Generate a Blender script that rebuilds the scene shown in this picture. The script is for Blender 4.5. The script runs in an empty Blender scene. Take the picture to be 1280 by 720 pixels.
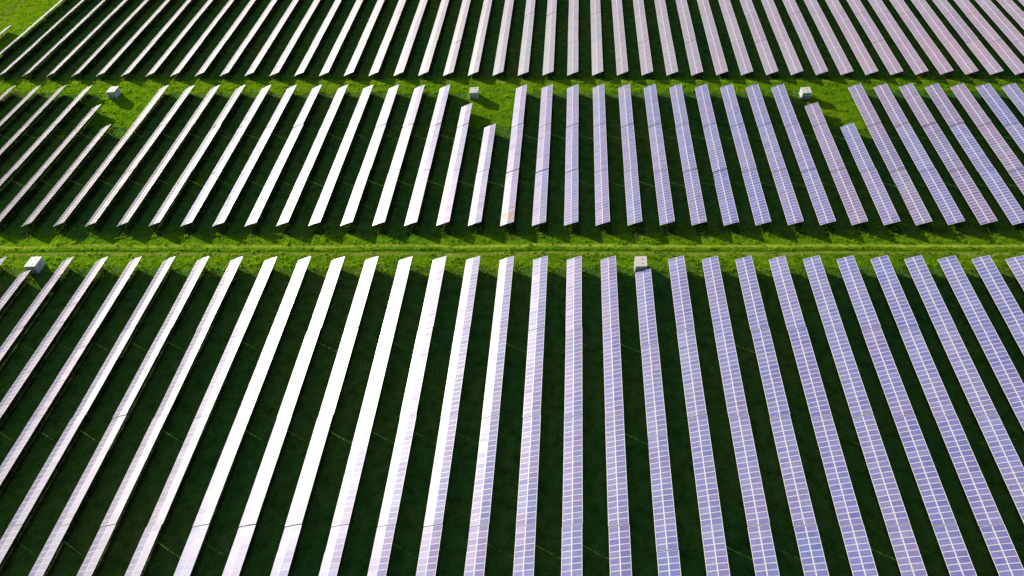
import bpy, bmesh, math, random
import numpy as np
from mathutils import Matrix, Vector

random.seed(7); rng = np.random.default_rng(11)
sc = bpy.context.scene
col = sc.collection
rad = math.radians

# ------------------------------------------------------------------ layout (metres, row direction = +Y)
ZL = 0.80                                   # height of the low edge of a table above the grass
PITCH, STAG = 7.2094, 0.4689                # distance between rows, step of each row's end
TILT = rad(25.0); WID = 3.3936
SEG = 20.3; GAP = 0.10
SLOPE = STAG / PITCH
FIELD = {                                    # x of row 0, y of its reference end, height offset, length factor
    'front':  (4.0508, 113.9334, 0.0, 1.0),
    'middle': (3.2066, 185.1118, -0.1467, 0.98649),
    'back':   (3.1275, 192.3752, -0.3257, 0.95646)}
SUN_EL, SUN_AZ = rad(15.5), rad(-49.5)      # azimuth from +Y towards +X

# ------------------------------------------------------------------ materials
def new_mat(name):
    m = bpy.data.materials.new(name); m.use_nodes = True
    nt = m.node_tree; nt.nodes.clear()
    out = nt.nodes.new('ShaderNodeOutputMaterial')
    return m, nt, out
def N(nt, typ, **kw):
    n = nt.nodes.new(typ)
    for k, v in kw.items():
        if k.startswith('_'): setattr(n, k[1:], v)
        else: n.inputs[k].default_value = v
    return n
def L(nt, a, b): nt.links.new(a, b)
def math_n(nt, op, a, b=None, c=None, clamp=False):
    n = nt.nodes.new('ShaderNodeMath'); n.operation = op; n.use_clamp = clamp
    for i, v in enumerate((a, b, c)):
        if v is None: continue
        if hasattr(v, 'is_linked') or hasattr(v, 'links'): nt.links.new(v, n.inputs[i])
        else: n.inputs[i].default_value = v
    return n.outputs[0]
def mix_rgb(nt, fac, a, b, mode='MIX'):
    n = nt.nodes.new('ShaderNodeMix'); n.data_type = 'RGBA'; n.blend_type = mode
    for s, v in ((n.inputs[0], fac), (n.inputs[6], a), (n.inputs[7], b)):
        if hasattr(v, 'links'): nt.links.new(v, s)
        elif isinstance(v, (int, float)): s.default_value = v
        else: s.default_value = (*v, 1)
    return n.outputs[2]
def ramp(nt, fac, stops):
    n = nt.nodes.new('ShaderNodeValToRGB'); e = n.color_ramp.elements
    while len(e) < len(stops): e.new(0.5)
    for el, (p, c) in zip(e, stops):
        el.position = p; el.color = (*c, 1) if len(c) == 3 else c
    nt.links.new(fac, n.inputs[0]); return n.outputs[0]


P = dict(aniso=0.39, rough=0.395, w_glare=0.097, w_haze=0.05, rot=0.9066)

def glass_cells():
    m, nt, out = new_mat('photovoltaic_glass')
    oi = N(nt, 'ShaderNodeObjectInfo')
    geo = N(nt, 'ShaderNodeNewGeometry')
    tc = N(nt, 'ShaderNodeTexCoord')
    # tint: the table's colour, shifted a little from module to module, with a soft cloud of dust over it
    h = N(nt, 'ShaderNodeHueSaturation'); L(nt, oi.outputs['Color'], h.inputs['Color'])
    isl = math_n(nt, 'FRACT', math_n(nt, 'ADD', geo.outputs['Random Per Island'], math_n(nt, 'MULTIPLY', oi.outputs['Random'], 7.31)))
    L(nt, math_n(nt, 'ADD', math_n(nt, 'MULTIPLY', isl, 0.016), 0.492), h.inputs['Hue'])
    isl2 = math_n(nt, 'FRACT', math_n(nt, 'MULTIPLY', isl, 13.7))
    L(nt, math_n(nt, 'ADD', math_n(nt, 'MULTIPLY', isl2, 0.13), 0.935), h.inputs['Value'])
    L(nt, math_n(nt, 'ADD', math_n(nt, 'MULTIPLY', isl2, -0.16), 1.08), h.inputs['Saturation'])
    ns = N(nt, 'ShaderNodeTexNoise', Scale=0.9, Detail=4.0); L(nt, geo.outputs['Position'], ns.inputs['Vector'])
    dust = ramp(nt, ns.outputs['Fac'], [(0.35, (0.9, 0.9, 0.9)), (0.7, (1.1, 1.1, 1.08))])
    base = mix_rgb(nt, 1.0, h.outputs['Color'], dust, 'MULTIPLY')
    nl = N(nt, 'ShaderNodeTexNoise', Scale=0.11, Detail=3.0); L(nt, geo.outputs['Position'], nl.inputs['Vector'])
    base = mix_rgb(nt, 1.0, base, ramp(nt, nl.outputs['Fac'], [(0.36, (1.06, 0.98, 0.97)), (0.5, (1, 1, 1)), (0.64, (0.9, 1.04, 1.1))]), 'MULTIPLY')
    # cell grid and fingers: 6 x 10 cells per module (fine darker joints)
    uv = N(nt, 'ShaderNodeUVMap'); uv.uv_map = 'UVMap'
    sp = N(nt, 'ShaderNodeSeparateXYZ'); L(nt, uv.outputs['UV'], sp.inputs[0])
    def line(sock, n, w):
        f = math_n(nt, 'FRACT', math_n(nt, 'MULTIPLY', sock, n))
        return math_n(nt, 'GREATER_THAN', math_n(nt, 'ABSOLUTE', math_n(nt, 'SUBTRACT', f, 0.5)), 0.5 - w)
    grid = math_n(nt, 'MAXIMUM', line(sp.outputs[0], 10, 0.03), line(sp.outputs[1], 6, 0.03))
    base = mix_rgb(nt, math_n(nt, 'MULTIPLY', grid, 0.35), base, (0.75, 0.75, 0.85))
    dif = N(nt, 'ShaderNodeBsdfDiffuse'); L(nt, base, dif.inputs['Color'])
    tan = N(nt, 'ShaderNodeTangent', _direction_type='UV_MAP', _uv_map='UVMap')
    # dusty, finger-lined silicon spreads the sun mostly along the row
    gl = N(nt, 'ShaderNodeBsdfAnisotropic', Roughness=P['rough'], Anisotropy=P['aniso'], Rotation=P.get('rot', 0.0))
    gl.distribution = 'GGX'; gl.inputs['Color'].default_value = (1, 0.96, 0.97, 1); L(nt, tan.outputs[0], gl.inputs['Tangent'])
    hz = N(nt, 'ShaderNodeBsdfAnisotropic', Roughness=0.93); hz.inputs['Color'].default_value = (0.95, 0.9, 1.0, 1)
    m1 = N(nt, 'ShaderNodeMixShader', Fac=P['w_haze']); L(nt, dif.outputs[0], m1.inputs[1]); L(nt, hz.outputs[0], m1.inputs[2])
    m2 = N(nt, 'ShaderNodeMixShader', Fac=P['w_glare']); L(nt, m1.outputs[0], m2.inputs[1]); L(nt, gl.outputs[0], m2.inputs[2])
    fr = N(nt, 'ShaderNodeFresnel', IOR=1.18)
    ct = N(nt, 'ShaderNodeBsdfAnisotropic', Roughness=0.09)
    m3 = N(nt, 'ShaderNodeMixShader'); L(nt, fr.outputs[0], m3.inputs[0]); L(nt, m2.outputs[0], m3.inputs[1]); L(nt, ct.outputs[0], m3.inputs[2])
    L(nt, m3.outputs[0], out.inputs['Surface'])
    return m

def simple(name, colr, rough=0.5, metal=0.0, bump=0.0, var=0.15, scale=3.0, coat=0.0):
    m, nt, out = new_mat(name)
    geo = N(nt, 'ShaderNodeNewGeometry')
    ns = N(nt, 'ShaderNodeTexNoise', Scale=scale, Detail=6.0); L(nt, geo.outputs['Position'], ns.inputs['Vector'])
    c = ramp(nt, ns.outputs['Fac'], [(0.3, [x * (1 - var) for x in colr]), (0.7, [min(1, x * (1 + var * .6)) for x in colr])])
    b = N(nt, 'ShaderNodeBsdfPrincipled', Roughness=rough, Metallic=metal); L(nt, c, b.inputs['Base Color'])
    b.inputs['Coat Weight'].default_value = coat
    if bump:
        bp = N(nt, 'ShaderNodeBump', Strength=bump, Distance=0.02); L(nt, ns.outputs['Fac'], bp.inputs['Height']); L(nt, bp.outputs[0], b.inputs['Normal'])
    L(nt, b.outputs[0], out.inputs['Surface']); return m

def grass_ground(name, ruts=None):
    m, nt, out = new_mat(name)
    geo = N(nt, 'ShaderNodeNewGeometry'); pos = geo.outputs['Position']
    sp = N(nt, 'ShaderNodeSeparateXYZ'); L(nt, pos, sp.inputs[0])
    n1 = N(nt, 'ShaderNodeTexNoise', Scale=0.035, Detail=5.0, Roughness=0.6); L(nt, pos, n1.inputs['Vector'])
    n2 = N(nt, 'ShaderNodeTexNoise', Scale=0.45, Detail=6.0, Roughness=0.65); L(nt, pos, n2.inputs['Vector'])
    n3 = N(nt, 'ShaderNodeTexNoise', Scale=4.0, Detail=5.0, Roughness=0.7); L(nt, pos, n3.inputs['Vector'])
    c = ramp(nt, n1.outputs['Fac'], [(0.3, (0.20, 0.47, 0.014)), (0.52, (0.32, 0.60, 0.014)), (0.72, (0.46, 0.62, 0.02))])
    c = mix_rgb(nt, math_n(nt, 'MULTIPLY', ramp(nt, n2.outputs['Fac'], [(0.56, (0, 0, 0)), (0.74, (1, 1, 1))]), 0.5), c, (0.22, 0.24, 0.04))
    c = mix_rgb(nt, 1.0, c, ramp(nt, n3.outputs['Fac'], [(0.3, (0.3, 0.36, 0.4)), (0.66, (1.2, 1.2, 1.2))]), 'MULTIPLY')
    c = mix_rgb(nt, 1.0, c, ramp(nt, n2.outputs['Fac'], [(0.32, (0.42, 0.5, 0.5)), (0.62, (1.12, 1.12, 1.12))]), 'MULTIPLY')
    backlit = N(nt, 'ShaderNodeMapRange'); L(nt, sp.outputs[0], backlit.inputs[0])  # backlit look painted into the grass: brighter left, darker right
    for i_, v_ in enumerate((-140, 140, 1.15, 0.78)): backlit.inputs[i_ + 1].default_value = v_
    c = mix_rgb(nt, 1.0, c, backlit.outputs[0], 'MULTIPLY')
    # dark olive band under the tables: thin growth, with the strip's dimness painted in
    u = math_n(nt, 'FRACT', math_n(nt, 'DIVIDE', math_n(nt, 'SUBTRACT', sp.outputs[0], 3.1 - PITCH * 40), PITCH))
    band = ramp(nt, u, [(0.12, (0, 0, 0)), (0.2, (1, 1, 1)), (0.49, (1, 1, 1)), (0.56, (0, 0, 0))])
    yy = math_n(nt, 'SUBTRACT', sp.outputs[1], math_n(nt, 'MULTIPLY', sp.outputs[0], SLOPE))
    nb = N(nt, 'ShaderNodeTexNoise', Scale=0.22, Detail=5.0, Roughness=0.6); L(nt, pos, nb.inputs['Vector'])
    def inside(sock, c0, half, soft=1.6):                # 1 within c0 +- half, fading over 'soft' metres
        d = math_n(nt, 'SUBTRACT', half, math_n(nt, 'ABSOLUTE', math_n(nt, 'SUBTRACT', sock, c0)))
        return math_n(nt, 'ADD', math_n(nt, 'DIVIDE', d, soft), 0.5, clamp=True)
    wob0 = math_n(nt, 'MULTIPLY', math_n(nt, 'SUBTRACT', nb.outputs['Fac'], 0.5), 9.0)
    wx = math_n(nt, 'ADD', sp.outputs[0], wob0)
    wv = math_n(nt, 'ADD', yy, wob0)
    lanes = math_n(nt, 'MAXIMUM', inside(wv, 117.3, 5.0), inside(wv, 187.2, 3.6))  # mask of open ground, edged near the shadow tips
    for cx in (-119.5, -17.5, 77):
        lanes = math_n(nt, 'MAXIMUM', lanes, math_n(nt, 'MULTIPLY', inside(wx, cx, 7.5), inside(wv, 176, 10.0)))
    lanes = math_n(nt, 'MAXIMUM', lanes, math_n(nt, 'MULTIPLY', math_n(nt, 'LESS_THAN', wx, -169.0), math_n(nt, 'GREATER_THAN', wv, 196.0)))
    rows = mix_rgb(nt, 1.0, c, ramp(nt, n1.outputs['Fac'], [(0.35, (0.52, 0.62, 3.6)), (0.65, (0.60, 0.56, 2.8))]), 'MULTIPLY')  # shade between the rows painted in as darker, bluer grass
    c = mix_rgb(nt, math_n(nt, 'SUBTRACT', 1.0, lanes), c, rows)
    under_dark = math_n(nt, 'MULTIPLY', math_n(nt, 'MULTIPLY', band, ramp(nt, n2.outputs['Fac'], [(0.4, (1, 1, 1)), (0.7, (0.45, 0.45, 0.45))])), math_n(nt, 'SUBTRACT', 1.0, lanes), clamp=True)
    c = mix_rgb(nt, under_dark, c, (0.045, 0.05, 0.018))
    if ruts:
        v = math_n(nt, 'SUBTRACT', sp.outputs[1], math_n(nt, 'MULTIPLY', sp.outputs[0], SLOPE))
        wob = math_n(nt, 'MULTIPLY', math_n(nt, 'SUBTRACT', n1.outputs['Fac'], 0.5), 3.2)
        wob2 = math_n(nt, 'MULTIPLY', math_n(nt, 'SUBTRACT', n2.outputs['Fac'], 0.5), 0.9)
        v = math_n(nt, 'ADD', v, math_n(nt, 'ADD', wob, wob2))
        for vc, w, cc, st in ruts:
            d = math_n(nt, 'DIVIDE', math_n(nt, 'ABSOLUTE', math_n(nt, 'SUBTRACT', v, vc)), w)
            f = math_n(nt, 'MULTIPLY', math_n(nt, 'SUBTRACT', 1.0, d, clamp=True), math_n(nt, 'MULTIPLY', n2.outputs['Fac'], 2.0 * st), clamp=True)
            c = mix_rgb(nt, f, c, cc)
    b = N(nt, 'ShaderNodeBsdfPrincipled', Roughness=0.9); L(nt, c, b.inputs['Base Color'])
    b.inputs['Specular IOR Level'].default_value = 0.0
    hgt = math_n(nt, 'ADD', math_n(nt, 'MULTIPLY', n2.outputs['Fac'], 0.5), math_n(nt, 'MULTIPLY', n3.outputs['Fac'], 0.16))
    bp = N(nt, 'ShaderNodeBump', Strength=0.85, Distance=0.9); L(nt, hgt, bp.inputs['Height']); L(nt, bp.outputs[0], b.inputs['Normal'])
    L(nt, b.outputs[0], out.inputs['Surface']); return m

def blade_mat():
    m, nt, out = new_mat('grass_blades')
    geo = N(nt, 'ShaderNodeNewGeometry')
    c = ramp(nt, geo.outputs['Random Per Island'], [(0.0, (0.22, 0.52, 0.008)), (0.5, (0.40, 0.70, 0.01)), (0.85, (0.56, 0.74, 0.02)), (1.0, (0.55, 0.55, 0.10))])
    ns = N(nt, 'ShaderNodeTexNoise', Scale=0.06, Detail=4.0); L(nt, geo.outputs['Position'], ns.inputs['Vector'])
    c = mix_rgb(nt, 1.0, c, ramp(nt, ns.outputs['Fac'], [(0.3, (0.72, 0.82, 0.8)), (0.7, (1.2, 1.1, 1.0))]), 'MULTIPLY')
    d = N(nt, 'ShaderNodeBsdfDiffuse'); L(nt, c, d.inputs['Color'])
    t = N(nt, 'ShaderNodeBsdfTranslucent'); L(nt, c, t.inputs['Color'])
    mx = N(nt, 'ShaderNodeMixShader', Fac=0.5); L(nt, d.outputs[0], mx.inputs[1]); L(nt, t.outputs[0], mx.inputs[2])
    L(nt, mx.outputs[0], out.inputs['Surface']); return m

M_CELL = glass_cells()
M_FRAME = simple('anodised_frame', (0.95, 0.95, 0.97), 0.35, 0.0, var=0.06)
M_STEEL = simple('galvanised_steel', (0.30, 0.30, 0.31), 0.5, 0.6)
M_WHITE = simple('white_painted_metal', (0.80, 0.84, 0.92), 0.45, 0, var=0.05, scale=1.2)  # white paint with the blue of sky shade tinted in
M_ROOF = simple('sunlit_roof_white', (0.98, 0.92, 0.83), 0.6, 0, var=0.10, scale=2.0)  # same white paint, with the sun's warmth and brightness put into its colour
M_DOOR = simple('pale_grey_door_paint', (0.60, 0.62, 0.66), 0.45, 0, var=0.06)
M_DARK = simple('dark_vent_metal', (0.06, 0.06, 0.07), 0.5, 0.3)
M_CONC = simple('concrete', (0.32, 0.31, 0.29), 0.85, 0, bump=0.4, var=0.25, scale=6)
M_SIGN = simple('warning_yellow', (0.75, 0.50, 0.03), 0.5, 0, var=0.05)
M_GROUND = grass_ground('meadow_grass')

# ------------------------------------------------------------------ mesh helpers
def mesh_obj(name, bm, mats, parent=None, loc=None):
    me = bpy.data.meshes.new(name); bm.to_mesh(me); bm.free()
    for m in (mats if isinstance(mats, (list, tuple)) else [mats]): me.materials.append(m)
    o = bpy.data.objects.new(name, me); col.objects.link(o)
    if parent: o.parent = parent
    if loc: o.location = loc
    return o
def add_box(bm, c, s, mi=0, mat=None, bevel=0.0):
    t = Matrix.Translation(c) @ (mat or Matrix.Identity(4)) @ Matrix.Diagonal((*s, 1))
    r = bmesh.ops.create_cube(bm, size=1.0, matrix=t)
    fs = set(f for v in r['verts'] for f in v.link_faces)
    for f in fs: f.material_index = mi
    if bevel:
        es = list(set(e for v in r['verts'] for e in v.link_edges))
        rb = bmesh.ops.bevel(bm, geom=es, offset=bevel, segments=2, affect='EDGES', profile=0.6)
        for f in rb['faces']: f.material_index = mi
def bar(bm, a, b, w, h, mi=0):
    a, b = Vector(a), Vector(b); d = b - a
    q = d.to_track_quat('Y', 'Z').to_matrix().to_4x4()
    add_box(bm, (a + b) / 2, (w, d.length, h), mi, q)
def tag(o, label=None, cat=None, group=None, kind=None):
    if label: o['label'] = label
    if cat: o['category'] = cat
    if group: o['group'] = group
    if kind: o['kind'] = kind

# ------------------------------------------------------------------ the solar module (frame, white margin, glass)
MW, ML = 1.0, WID / 2 - 0.008                # along the row, up the slope
def module_into(bm, mtx, uvl):
    bx, by, th = 0.08, 0.05, 0.04          # margin at the short sides, at the long sides, thickness
    X, Y = ML / 2, MW / 2
    def V(x, y, z): return bm.verts.new(mtx @ Vector((x, y, z)))
    o = [V(-X, -Y, 0), V(X, -Y, 0), V(X, Y, 0), V(-X, Y, 0)]
    i = [V(-X + bx, -Y + by, 0), V(X - bx, -Y + by, 0), V(X - bx, Y - by, 0), V(-X + bx, Y - by, 0)]
    l = [V(-X, -Y, -th), V(X, -Y, -th), V(X, Y, -th), V(-X, Y, -th)]
    g = [V(-X + bx, -Y + by, 0), V(X - bx, -Y + by, 0), V(X - bx, Y - by, 0), V(-X + bx, Y - by, 0)]
    for k in range(4):
        n = (k + 1) % 4
        f = bm.faces.new((o[k], o[n], i[n], i[k])); f.material_index = 1
        f = bm.faces.new((l[k], l[n], o[n], o[k])); f.material_index = 2
    f = bm.faces.new(l[::-1]); f.material_index = 2
    f = bm.faces.new(g); f.material_index = 0
    for lp, uv in zip(f.loops, ((0, 0), (1, 0), (1, 1), (0, 1))): lp[uvl].uv = uv
bm = bmesh.new(); uvl = bm.loops.layers.uv.new('UVMap'); module_into(bm, Matrix.Identity(4), uvl)
mod_mesh = bpy.data.meshes.new('solar_panel'); bm.to_mesh(mod_mesh); bm.free()
M_BACK = simple('dull_module_edge', (0.16, 0.16, 0.17), 0.6)
for m in (M_CELL, M_FRAME, M_BACK): mod_mesh.materials.append(m)

ARCH = rad(2.2)                              # the upper module lies a little flatter than the lower one
def module_matrix(side, yc, jit=True):
    a = TILT + (ARCH if side == 0 else -ARCH)
    # the two modules share the line in the middle
    half = WID / 2
    x0 = 0.0 if side == 0 else half * math.cos(TILT + ARCH); z0 = 0.0 if side == 0 else half * math.sin(TILT + ARCH)
    cx = x0 + math.cos(a) * half / 2; cz = z0 + math.sin(a) * half / 2
    ja, jb = (rng.normal(0, rad(0.36)), rng.normal(0, rad(0.36))) if jit else (0, 0)
    return Matrix.Translation((cx, yc, ZL + cz)) @ Matrix.Rotation(-a + ja, 4, 'Y') @ Matrix.Rotation(jb, 4, 'X')

arrays = {}
def array_mesh(n, pitch, var):
    key = (n, round(pitch, 4), var)
    if key not in arrays:
        bm = bmesh.new(); uvl = bm.loops.layers.uv.new('UVMap')
        for j in range(n):
            for s in (0, 1):
                module_into(bm, module_matrix(s, (j - (n - 1) / 2) * pitch) @ Matrix.Diagonal((1, pitch / 1.0085, 1, 1)), uvl)
        me = bpy.data.meshes.new('panel_array'); bm.to_mesh(me); bm.free()
        for m in (M_CELL, M_FRAME, M_BACK): me.materials.append(m)
        arrays[key] = me
    return arrays[key]

def frame_bm(into=None, y=0.0):
    bm = into or bmesh.new()
    ct, st = math.cos(TILT), math.sin(TILT)
    def on(u, d): return (u * ct + d * st, y, ZL + u * st - d * ct)   # u up the slope, d below the glass
    bar(bm, on(0.18, 0.19), on(WID - 0.18, 0.19), 0.07, 0.12)
    for u in (0.75, WID - 0.75):
        p = on(u, 0.25); add_box(bm, (p[0], y + 0.08, (p[2] - 0.35) / 2), (0.12, 0.07, p[2] + 0.35))
    a = on(WID - 0.95, 0.9); b = on(1.75, 0.25)
    bar(bm, (on(WID - 0.75, 0.25)[0], y - 0.02, 0.55), (b[0], y - 0.02, b[2]), 0.05, 0.06)
    return bm
def purlin_bm(n, pitch, u, into=None):
    bm = into or bmesh.new(); ct, st = math.cos(TILT), math.sin(TILT)
    add_box(bm, (u * ct + 0.085 * st, 0, ZL + u * st - 0.085 * ct), (0.06, n * pitch - 0.04, 0.07), 0, Matrix.Rotation(-TILT, 4, 'Y'))
    return bm
def to_mesh(name, bm, m):
    me = bpy.data.meshes.new(name); bm.to_mesh(me); bm.free(); me.materials.append(m); return me
FRAME_ME = to_mesh('support_frame', frame_bm(), M_STEEL)
purlins = {}
def purlin_mesh(n, pitch, u):
    k = (n, round(pitch, 4), u)
    if k not in purlins: purlins[k] = to_mesh('purlin', purlin_bm(n, pitch, u), M_STEEL)
    return purlins[k]

# ------------------------------------------------------------------ tables
ORD = ['', 'first', 'second', 'third', 'fourth', 'fifth', 'sixth', 'seventh', 'eighth', 'ninth', 'tenth', 'eleventh', 'twelfth',
       'thirteenth', 'fourteenth', 'fifteenth', 'sixteenth', 'seventeenth', 'eighteenth', 'nineteenth', 'twentieth']
LAND = {'front': [(2, 'the middle cabin row'), (-16, 'the left cabin row')],
        'middle': [(-17, 'the left shortest row'), (-3, 'the centre shortest row'), (10, 'the right shortest row')],
        'back': [(-19, 'the row facing left cabin'), (-4, 'the row facing centre cabin'), (9, 'the row facing right cabin')]}
def row_phrase(field, k):
    c, t = min(LAND[field], key=lambda q: abs(k - q[0]))
    t = t[4:]
    if k == c: return 'in ' + t
    return '%s row %s of %s' % (ORD[abs(k - c)], 'right' if k > c else 'left', t)
def pos_phrase(field, n):
    if field == 'front': return ['track end', 'second from track', 'third from track', 'fourth from track'][n]
    if field == 'middle': return ['far end', 'midway', 'track end'][n]
    return ['lane end', 'second from lane'][n]

def tint(field, k, n):
    r = random.Random(k * 31 + n * 7 + len(field))
    if field == 'front': c = (0.22, 0.215, 0.55)
    elif field == 'middle':
        c = (0.245, 0.19, 0.43) if (k in (9, 11, 13, 15) or (k > 8 and r.random() < 0.3)) else (0.21, 0.20, 0.53)
    else: t = min(1, max(0, k / 14)); c = (0.37 + 0.02 * t, 0.355 - 0.085 * t, 0.46 - 0.02 * t)
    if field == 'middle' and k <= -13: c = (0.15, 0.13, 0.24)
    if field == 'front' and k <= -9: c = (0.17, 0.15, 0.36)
    j = r.uniform(-0.03, 0.03)
    return (c[0] + j + r.uniform(-.02, .02), c[1] + j, c[2] + j * 0.6, 1)

protos = {}
def solar_table(field, k, n, y_hi, count, pitch, label):
    """one free-standing table: y_hi = far end"""
    x0, e, dz, lf = FIELD[field]
    Ln = count * pitch
    r = bpy.data.objects.new('solar_table', None); col.objects.link(r)
    r.empty_display_size = 0.5
    jr = random.Random(k * 101 + n * 13 + len(field))
    r.location = (x0 + k * PITCH + jr.gauss(0, 0.025), y_hi - Ln / 2, dz + jr.gauss(0, 0.03))
    r.rotation_euler = (rad(jr.gauss(0, 0.10)), rad(jr.gauss(0, 0.4)), 0)
    tag(r, label, 'solar table', 'rows of solar tables in the %s field' % field)
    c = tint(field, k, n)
    if field == 'back':
        o = bpy.data.objects.new('panel_array', array_mesh(count, pitch, jr.randrange(3))); col.objects.link(o)
        o.parent = r; o.color = c
    else:
        for j in range(count):
            for s in (0, 1):
                o = bpy.data.objects.new('solar_panel', mod_mesh); col.objects.link(o); o.parent = r
                o.matrix_local = module_matrix(s, (j - (count - 1) / 2) * pitch)
                o.scale = (1, pitch / 1.0085, 1)
                v = jr.uniform(-0.02, 0.02)
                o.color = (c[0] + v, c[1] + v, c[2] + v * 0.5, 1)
                if field == 'middle' and k == -2 and n == 2:
                    if (s == 0 and j in (1, 2, 3)) or (s == 1 and j in (1, 2, 3, 5)):
                        o.color = (0.30, 0.10, 0.09, 1)
                        o['label'] = 'reddish brown discoloured solar panel'
    m = max(3, round(count / 4))
    for i in range(m):
        o = bpy.data.objects.new('support_frame', FRAME_ME); col.objects.link(o); o.parent = r
        o.location = (0, (i - (m - 1) / 2) * (Ln - 1.6) / (m - 1), 0)
    for u in (0.35, 1.3, 2.1, 3.05):
        o = bpy.data.objects.new('purlin', purlin_mesh(count, pitch, u)); col.objects.link(o); o.parent = r
    return r

LOOK = {}
def look(field, k, n):
    if field == 'front':
        if k <= -13: return 'greyish lilac'
        if k <= -7: return 'half glaring white'
        if k <= -4: return 'glaring white'
        if k <= 1: return 'silvery'
        return 'periwinkle blue'
    if field == 'middle':
        if k <= -14: return 'slim pale'
        if k <= -5: return 'glaring white'
        if k <= 2: return 'silvery'
        return 'purplish' if k in (9, 11, 13, 15) else 'blue lilac'
    if k <= -12: return 'slim pale'
    if k <= -4: return 'bright white'
    if k <= 4: return 'silver grey'
    return 'pinkish'

VIS = {'front': [(-17, 13), (-15, 12), (-14, 11), (-12, 9)],
       'middle': [(-22, 17), (-21, 16), (-19, 15)],
       'back': [(-24, 19), (-25, 20)]}
for field, segs in VIS.items():
    x0, e, dz, lf = FIELD[field]
    for n, (ka, kb) in enumerate(segs):
        for k in range(ka - (0 if field == 'back' else 1), kb + 1):
            seg = SEG * lf; gap = 0.24 if field == 'middle' else GAP; pitch = (seg - gap) / 20; count = 20
            yk = e + STAG * k
            y_hi = yk - n * seg if field != 'back' else yk + (n + 1) * seg - GAP
            short = ''
            if field == 'front' and k in (2, -16): y_hi -= 4 * pitch   # these rows start behind a cabin
            if field == 'middle' and n == 0:
                if k in (-18, -4, 9): count = 10; y_hi -= 10 * pitch; short = 'half length '
                if k in (-17, -3, 10): continue
            if field == 'back' and k == -25:
                if n == 0: continue
                y_hi -= 8.5 * pitch; count = 12; short = 'cut off '
            lab = '%s%s table, %s, %s, %s field' % (short, look(field, k, n), pos_phrase(field, n), row_phrase(field, k), field)
            if short == 'cut off ': lab = 'short slim pale table at the left edge beside the open upper left meadow, back field'
            assert len(lab.split()) <= 16, lab
            solar_table(field, k, n, y_hi, count, pitch, lab)

# the far rest of the back field, running out of the top of the picture
bm = bmesh.new(); uvl = bm.loops.layers.uv.new('UVMap')
x0, e, dz, lf = FIELD['back']; seg = SEG * lf; pitch = (seg - GAP) / 20
for k in range(-24, 23):
    for n in (2, 3):
        yc = e + STAG * k + (n + 0.5) * seg - GAP / 2
        T = Matrix.Translation((x0 + k * PITCH, yc, dz)) @ Matrix.Rotation(rad(random.gauss(0, .28)), 4, 'Y')
        for j in range(20):
            for s in (0, 1):
                module_into(bm, T @ module_matrix(s, (j - 9.5) * pitch) @ Matrix.Diagonal((1, pitch / 1.0085, 1, 1)), uvl)
        nv = len(bm.verts)
        b2 = bmesh.new()
        for i in range(5): frame_bm(b2, (i - 2) * (20 * pitch - 1.6) / 4)
        for f in b2.faces: f.material_index = 3
        b2.transform(T); tmp = bpy.data.meshes.new('t'); b2.to_mesh(tmp); b2.free(); bm.from_mesh(tmp); bpy.data.meshes.remove(tmp)
far = mesh_obj('distant_solar_tables', bm, [M_CELL, M_FRAME, M_BACK, M_STEEL])
far.color = (0.40, 0.32, 0.46, 1)
tag(far, 'mass of distant solar tables continuing beyond the back field at the top edge', 'solar tables', kind='stuff')

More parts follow.
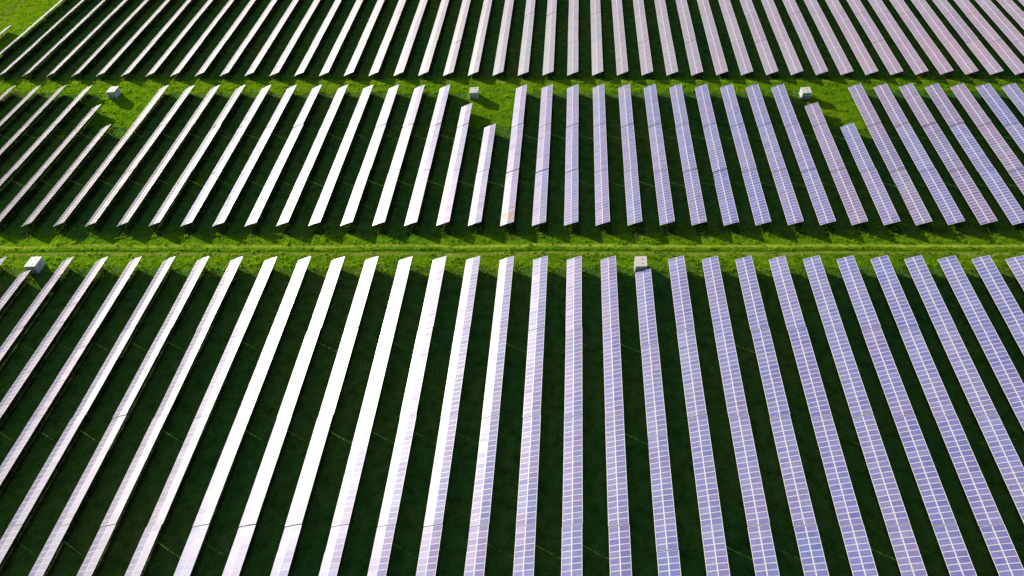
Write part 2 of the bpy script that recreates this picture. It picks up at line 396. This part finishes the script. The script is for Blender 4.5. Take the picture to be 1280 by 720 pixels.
# ------------------------------------------------------------------ transformer cabins
def cabin(x, y, label, h=1.95, sx=2.3, sy=2.9):
    r = bpy.data.objects.new('transformer_cabin', None); col.objects.link(r); r.location = (x, y, 0)
    tag(r, label, 'cabin', 'white transformer cabins beside the grass lanes')
    bm = bmesh.new(); add_box(bm, (0, 0, 0.06), (sx + 0.25, sy + 0.25, 0.36), bevel=0.02); mesh_obj('plinth', bm, M_CONC, r)
    bm = bmesh.new(); add_box(bm, (0, 0, 0.24 + (h - 0.24) / 2), (sx, sy, h - 0.24), bevel=0.03)
    for xx in (-sx / 2, sx / 2):                       # pressed ribs on the long sides
        for t in np.linspace(-sy / 2 + .35, sy / 2 - .35, 6): add_box(bm, (xx, t, 0.24 + (h - 0.24) / 2), (0.05, 0.07, h - 0.5), bevel=0.01)
    mesh_obj('body', bm, M_WHITE, r)
    bm = bmesh.new()                                    # slightly pitched roof slab with overhang
    a, b, z = sx / 2 + 0.08, sy / 2 + 0.08, h + 0.003
    vs = [bm.verts.new(q) for q in ((-a, -b, z), (a, -b, z), (a, b, z), (-a, b, z), (-a, -b, z + .07), (a, -b, z + .34), (a, b, z + .34), (-a, b, z + .07), (0, -b, z + .205), (0, b, z + .205))]
    for f in ((3, 2, 1, 0), (0, 1, 5, 8, 4), (2, 3, 7, 9, 6), (1, 2, 6, 5), (3, 0, 4, 7), (4, 8, 9, 7), (8, 5, 6, 9)): bm.faces.new([vs[q] for q in f])
    roof = mesh_obj('roof', bm, M_ROOF, r)
    bm = bmesh.new()
    for q in (-0.7, 0.7): bmesh.ops.create_cone(bm, cap_ends=True, segments=16, radius1=0.09, radius2=0.09, depth=0.16, matrix=Matrix.Translation((0.3, q, h + .28)))
    mesh_obj('roof_vent', bm, M_STEEL, roof)
    for s in (-1, 1):
        bm = bmesh.new(); add_box(bm, (s * 0.5, -sy / 2 - 0.022, 0.24 + 0.78), (0.94, 0.04, 1.45), bevel=0.012)
        d = mesh_obj('door', bm, M_DOOR, r)
        bm = bmesh.new(); add_box(bm, (s * 0.12, -sy / 2 - 0.065, 1.0), (0.04, 0.045, 0.22), bevel=0.008); mesh_obj('handle', bm, M_DARK, d)
        bm = bmesh.new()
        for i in range(6): add_box(bm, (s * 0.5, -sy / 2 - 0.052, 0.42 + i * 0.06), (0.6, 0.02, 0.035), mat=Matrix.Rotation(0.4, 4, 'X'))
        mesh_obj('louvre', bm, M_DARK, d)
    for s in (-1, 1):
        bm = bmesh.new()
        add_box(bm, (s * (sx / 2 + 0.03), 0.0, h - 0.45), (0.02, 0.9, 0.4))
        for i in range(5): add_box(bm, (s * (sx / 2 + 0.045), 0.0, h - 0.6 + i * 0.075), (0.03, 0.86, 0.03), mat=Matrix.Rotation(0.4 * s, 4, 'Y'))
        mesh_obj('vent_grille', bm, M_DOOR, r)
    return r
cabin(-109.1, 104.9, 'white cabin at far left on the grass track beside the front field')
cabin(19.6, 113.1, 'sunlit-roofed white cabin behind the shortened row right of centre, front field')
cabin(-123.9, 174.2, 'white cabin at upper left in a grass clearing between slim pale rows')
cabin(-22.8, 180.0, 'white cabin in the upper centre clearing above two short rows')
cabin(69.5, 185.6, 'white cabin at upper right in the clearing before pinkish rows')

# ------------------------------------------------------------------ ground
def grid_sheet(name, pts, mat, kind, label, cat):
    bm = bmesh.new(); bm.faces.new([bm.verts.new(p) for p in pts])
    o = mesh_obj(name, bm, mat); tag(o, label, cat, kind=kind); return o
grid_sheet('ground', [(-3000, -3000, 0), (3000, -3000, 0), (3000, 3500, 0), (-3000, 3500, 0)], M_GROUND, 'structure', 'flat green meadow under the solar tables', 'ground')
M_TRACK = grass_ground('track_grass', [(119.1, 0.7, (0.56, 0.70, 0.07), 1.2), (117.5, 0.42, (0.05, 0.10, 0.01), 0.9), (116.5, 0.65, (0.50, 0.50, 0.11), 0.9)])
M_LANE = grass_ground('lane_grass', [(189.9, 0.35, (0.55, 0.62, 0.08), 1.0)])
def lane(name, v0, v1, mat, label, x0=-200, x1=200):
    return grid_sheet(name, [(x0, v0 + x0 * SLOPE, 0.004), (x1, v0 + x1 * SLOPE, 0.004), (x1, v1 + x1 * SLOPE, 0.004), (x0, v1 + x0 * SLOPE, 0.004)], mat, 'structure', label, 'track')
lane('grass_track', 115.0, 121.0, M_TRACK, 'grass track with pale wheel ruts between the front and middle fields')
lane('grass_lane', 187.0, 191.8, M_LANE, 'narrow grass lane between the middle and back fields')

M_DRY = grass_ground('dry_grass'); 
for nd in M_DRY.node_tree.nodes:
    if nd.type == 'BSDF_PRINCIPLED':
        lk = nd.inputs['Base Color'].links[0]; src = lk.from_socket
        L(M_DRY.node_tree, mix_rgb(M_DRY.node_tree, 0.55, src, (0.36, 0.30, 0.10)), nd.inputs['Base Color'])
for xa, xb, nm, lb in ((-186.2, -184.8, 'wheel_rut', 'worn pale wheel rut in the meadow at upper left'), (-183.6, -182.6, 'wheel_rut', 'darker worn wheel rut nearer the panels at upper left')):
    o = grid_sheet(nm, [(xa, 196, 0.004), (xb, 196, 0.004), (xb + 3, 420, 0.004), (xa + 3, 420, 0.004)], M_DRY, 'structure', lb, 'track')

# grass tufts along the open lanes, clearings and the upper left meadow
pts = []
def scatter(n, xa, xb, va, vb):
    x = rng.uniform(xa, xb, n); v = rng.uniform(va, vb, n)
    pts.append(np.stack([x, v + SLOPE * x], 1))
scatter(30000, -140, 135, 108.5, 126.5)
scatter(17000, -175, 165, 184.0, 194.0)
for cx in (-124, -23, 70): scatter(2600, cx - 12, cx + 14, 160, 185)
scatter(9000, -225, -160, 222, 260)
p = np.concatenate(pts)
v = p[:, 1] - SLOPE * p[:, 0]
cl = np.sin(p[:, 0] * 0.9 + 2 * np.sin(p[:, 1] * 0.7)) + np.sin(p[:, 1] * 1.3 + 1.5 * np.sin(p[:, 0] * 0.43)) + rng.normal(0, 0.7, len(p))
keep = (cl > -0.7) & (np.abs(v - 119.0) > 0.35) & (np.abs(v - 117.4) > 0.3)
p = p[keep]; cl = cl[keep]
BL = 5
n = len(p) * BL
base = np.repeat(p, BL, 0) + rng.normal(0, 0.11, (n, 2))
hgt = np.repeat(0.12 + 0.09 * np.clip(cl, 0, 2), BL) * rng.uniform(0.6, 1.5, n)
ang = rng.uniform(0, 2 * np.pi, n); w = rng.uniform(0.03, 0.075, n)
lean = rng.normal(0, 0.5, (n, 2)) * hgt[:, None]
dx = np.stack([np.cos(ang), np.sin(ang)], 1) * w[:, None]
co = np.empty((n, 3, 3))
co[:, 0, :2] = base - dx; co[:, 1, :2] = base + dx; co[:, :2, 2] = -0.01
co[:, 2, :2] = base + lean; co[:, 2, 2] = hgt
# scattered taller tussocks
q = p[rng.integers(0, len(p), 1500)]; TB = 16; m_ = len(q) * TB
b2_ = np.repeat(q, TB, 0) + rng.normal(0, 0.16, (m_, 2)); h2 = rng.uniform(0.25, 0.6, m_); a2 = rng.uniform(0, 2 * np.pi, m_); w2 = rng.uniform(0.03, 0.08, m_)
d2 = np.stack([np.cos(a2), np.sin(a2)], 1) * w2[:, None]; c2 = np.empty((m_, 3, 3))
c2[:, 0, :2] = b2_ - d2; c2[:, 1, :2] = b2_ + d2; c2[:, :2, 2] = -0.01; c2[:, 2, :2] = b2_ + rng.normal(0, 0.45, (m_, 2)) * h2[:, None]; c2[:, 2, 2] = h2
co = np.concatenate([co, c2]); n = len(co)
me = bpy.data.meshes.new('grass'); me.vertices.add(n * 3); me.vertices.foreach_set('co', co.ravel())
me.loops.add(n * 3); me.loops.foreach_set('vertex_index', np.arange(n * 3, dtype=np.int32))
me.polygons.add(n); me.polygons.foreach_set('loop_start', np.arange(n, dtype=np.int32) * 3)
me.update(calc_edges=True); me.materials.append(blade_mat())
g = bpy.data.objects.new('grass', me); col.objects.link(g)
tag(g, 'lush bright green grass along the open lanes and clearings', 'grass', kind='stuff')

# ------------------------------------------------------------------ light
w = bpy.data.worlds.new('World'); sc.world = w; w.use_nodes = True
nt = w.node_tree; nt.nodes.clear()
o = nt.nodes.new('ShaderNodeOutputWorld'); b = nt.nodes.new('ShaderNodeBackground'); s = nt.nodes.new('ShaderNodeTexSky')
s.sky_type = 'NISHITA'; s.sun_disc = False; s.sun_elevation = SUN_EL; s.sun_rotation = SUN_AZ
s.air_density = 1.0; s.dust_density = 1.5; s.ozone_density = 1.5
b.inputs['Strength'].default_value = 0.072
nt.links.new(s.outputs[0], b.inputs[0]); nt.links.new(b.outputs[0], o.inputs[0])
sd = bpy.data.lights.new('sun', 'SUN'); sd.energy = 5.0; sd.angle = rad(0.53); sd.color = (1.0, 0.93, 0.82)
so = bpy.data.objects.new('sun', sd); col.objects.link(so)
S = Vector((math.sin(SUN_AZ) * math.cos(SUN_EL), math.cos(SUN_AZ) * math.cos(SUN_EL), math.sin(SUN_EL)))
so.rotation_euler = S.to_track_quat('Z', 'Y').to_euler(); so.location = S * 300

# ------------------------------------------------------------------ camera
TH, YAW, ROLL, F, H = 0.794903, rad(-3.93117), rad(-0.22929), 906.87, 107.0398
fw = Vector((math.sin(YAW) * math.cos(TH), math.cos(YAW) * math.cos(TH), -math.sin(TH)))
rt = Vector((math.cos(YAW), -math.sin(YAW), 0)); up = rt.cross(fw)
r2 = math.cos(ROLL) * rt + math.sin(ROLL) * up; u2 = -math.sin(ROLL) * rt + math.cos(ROLL) * up
cd = bpy.data.cameras.new('camera'); cd.sensor_width = 36; cd.lens = F / 1280 * 36; cd.clip_end = 6000; cd.clip_start = 1
co_ = bpy.data.objects.new('camera', cd); col.objects.link(co_)
m = Matrix((r2, u2, -fw)).transposed().to_4x4(); m.translation = (0, 0, H + ZL); co_.matrix_world = m
sc.camera = co_
sc.render.engine = 'CYCLES'
sc.view_settings.view_transform = 'Standard'; sc.view_settings.look = 'None'; sc.view_settings.exposure = 0
sc.cycles.max_bounces = 6
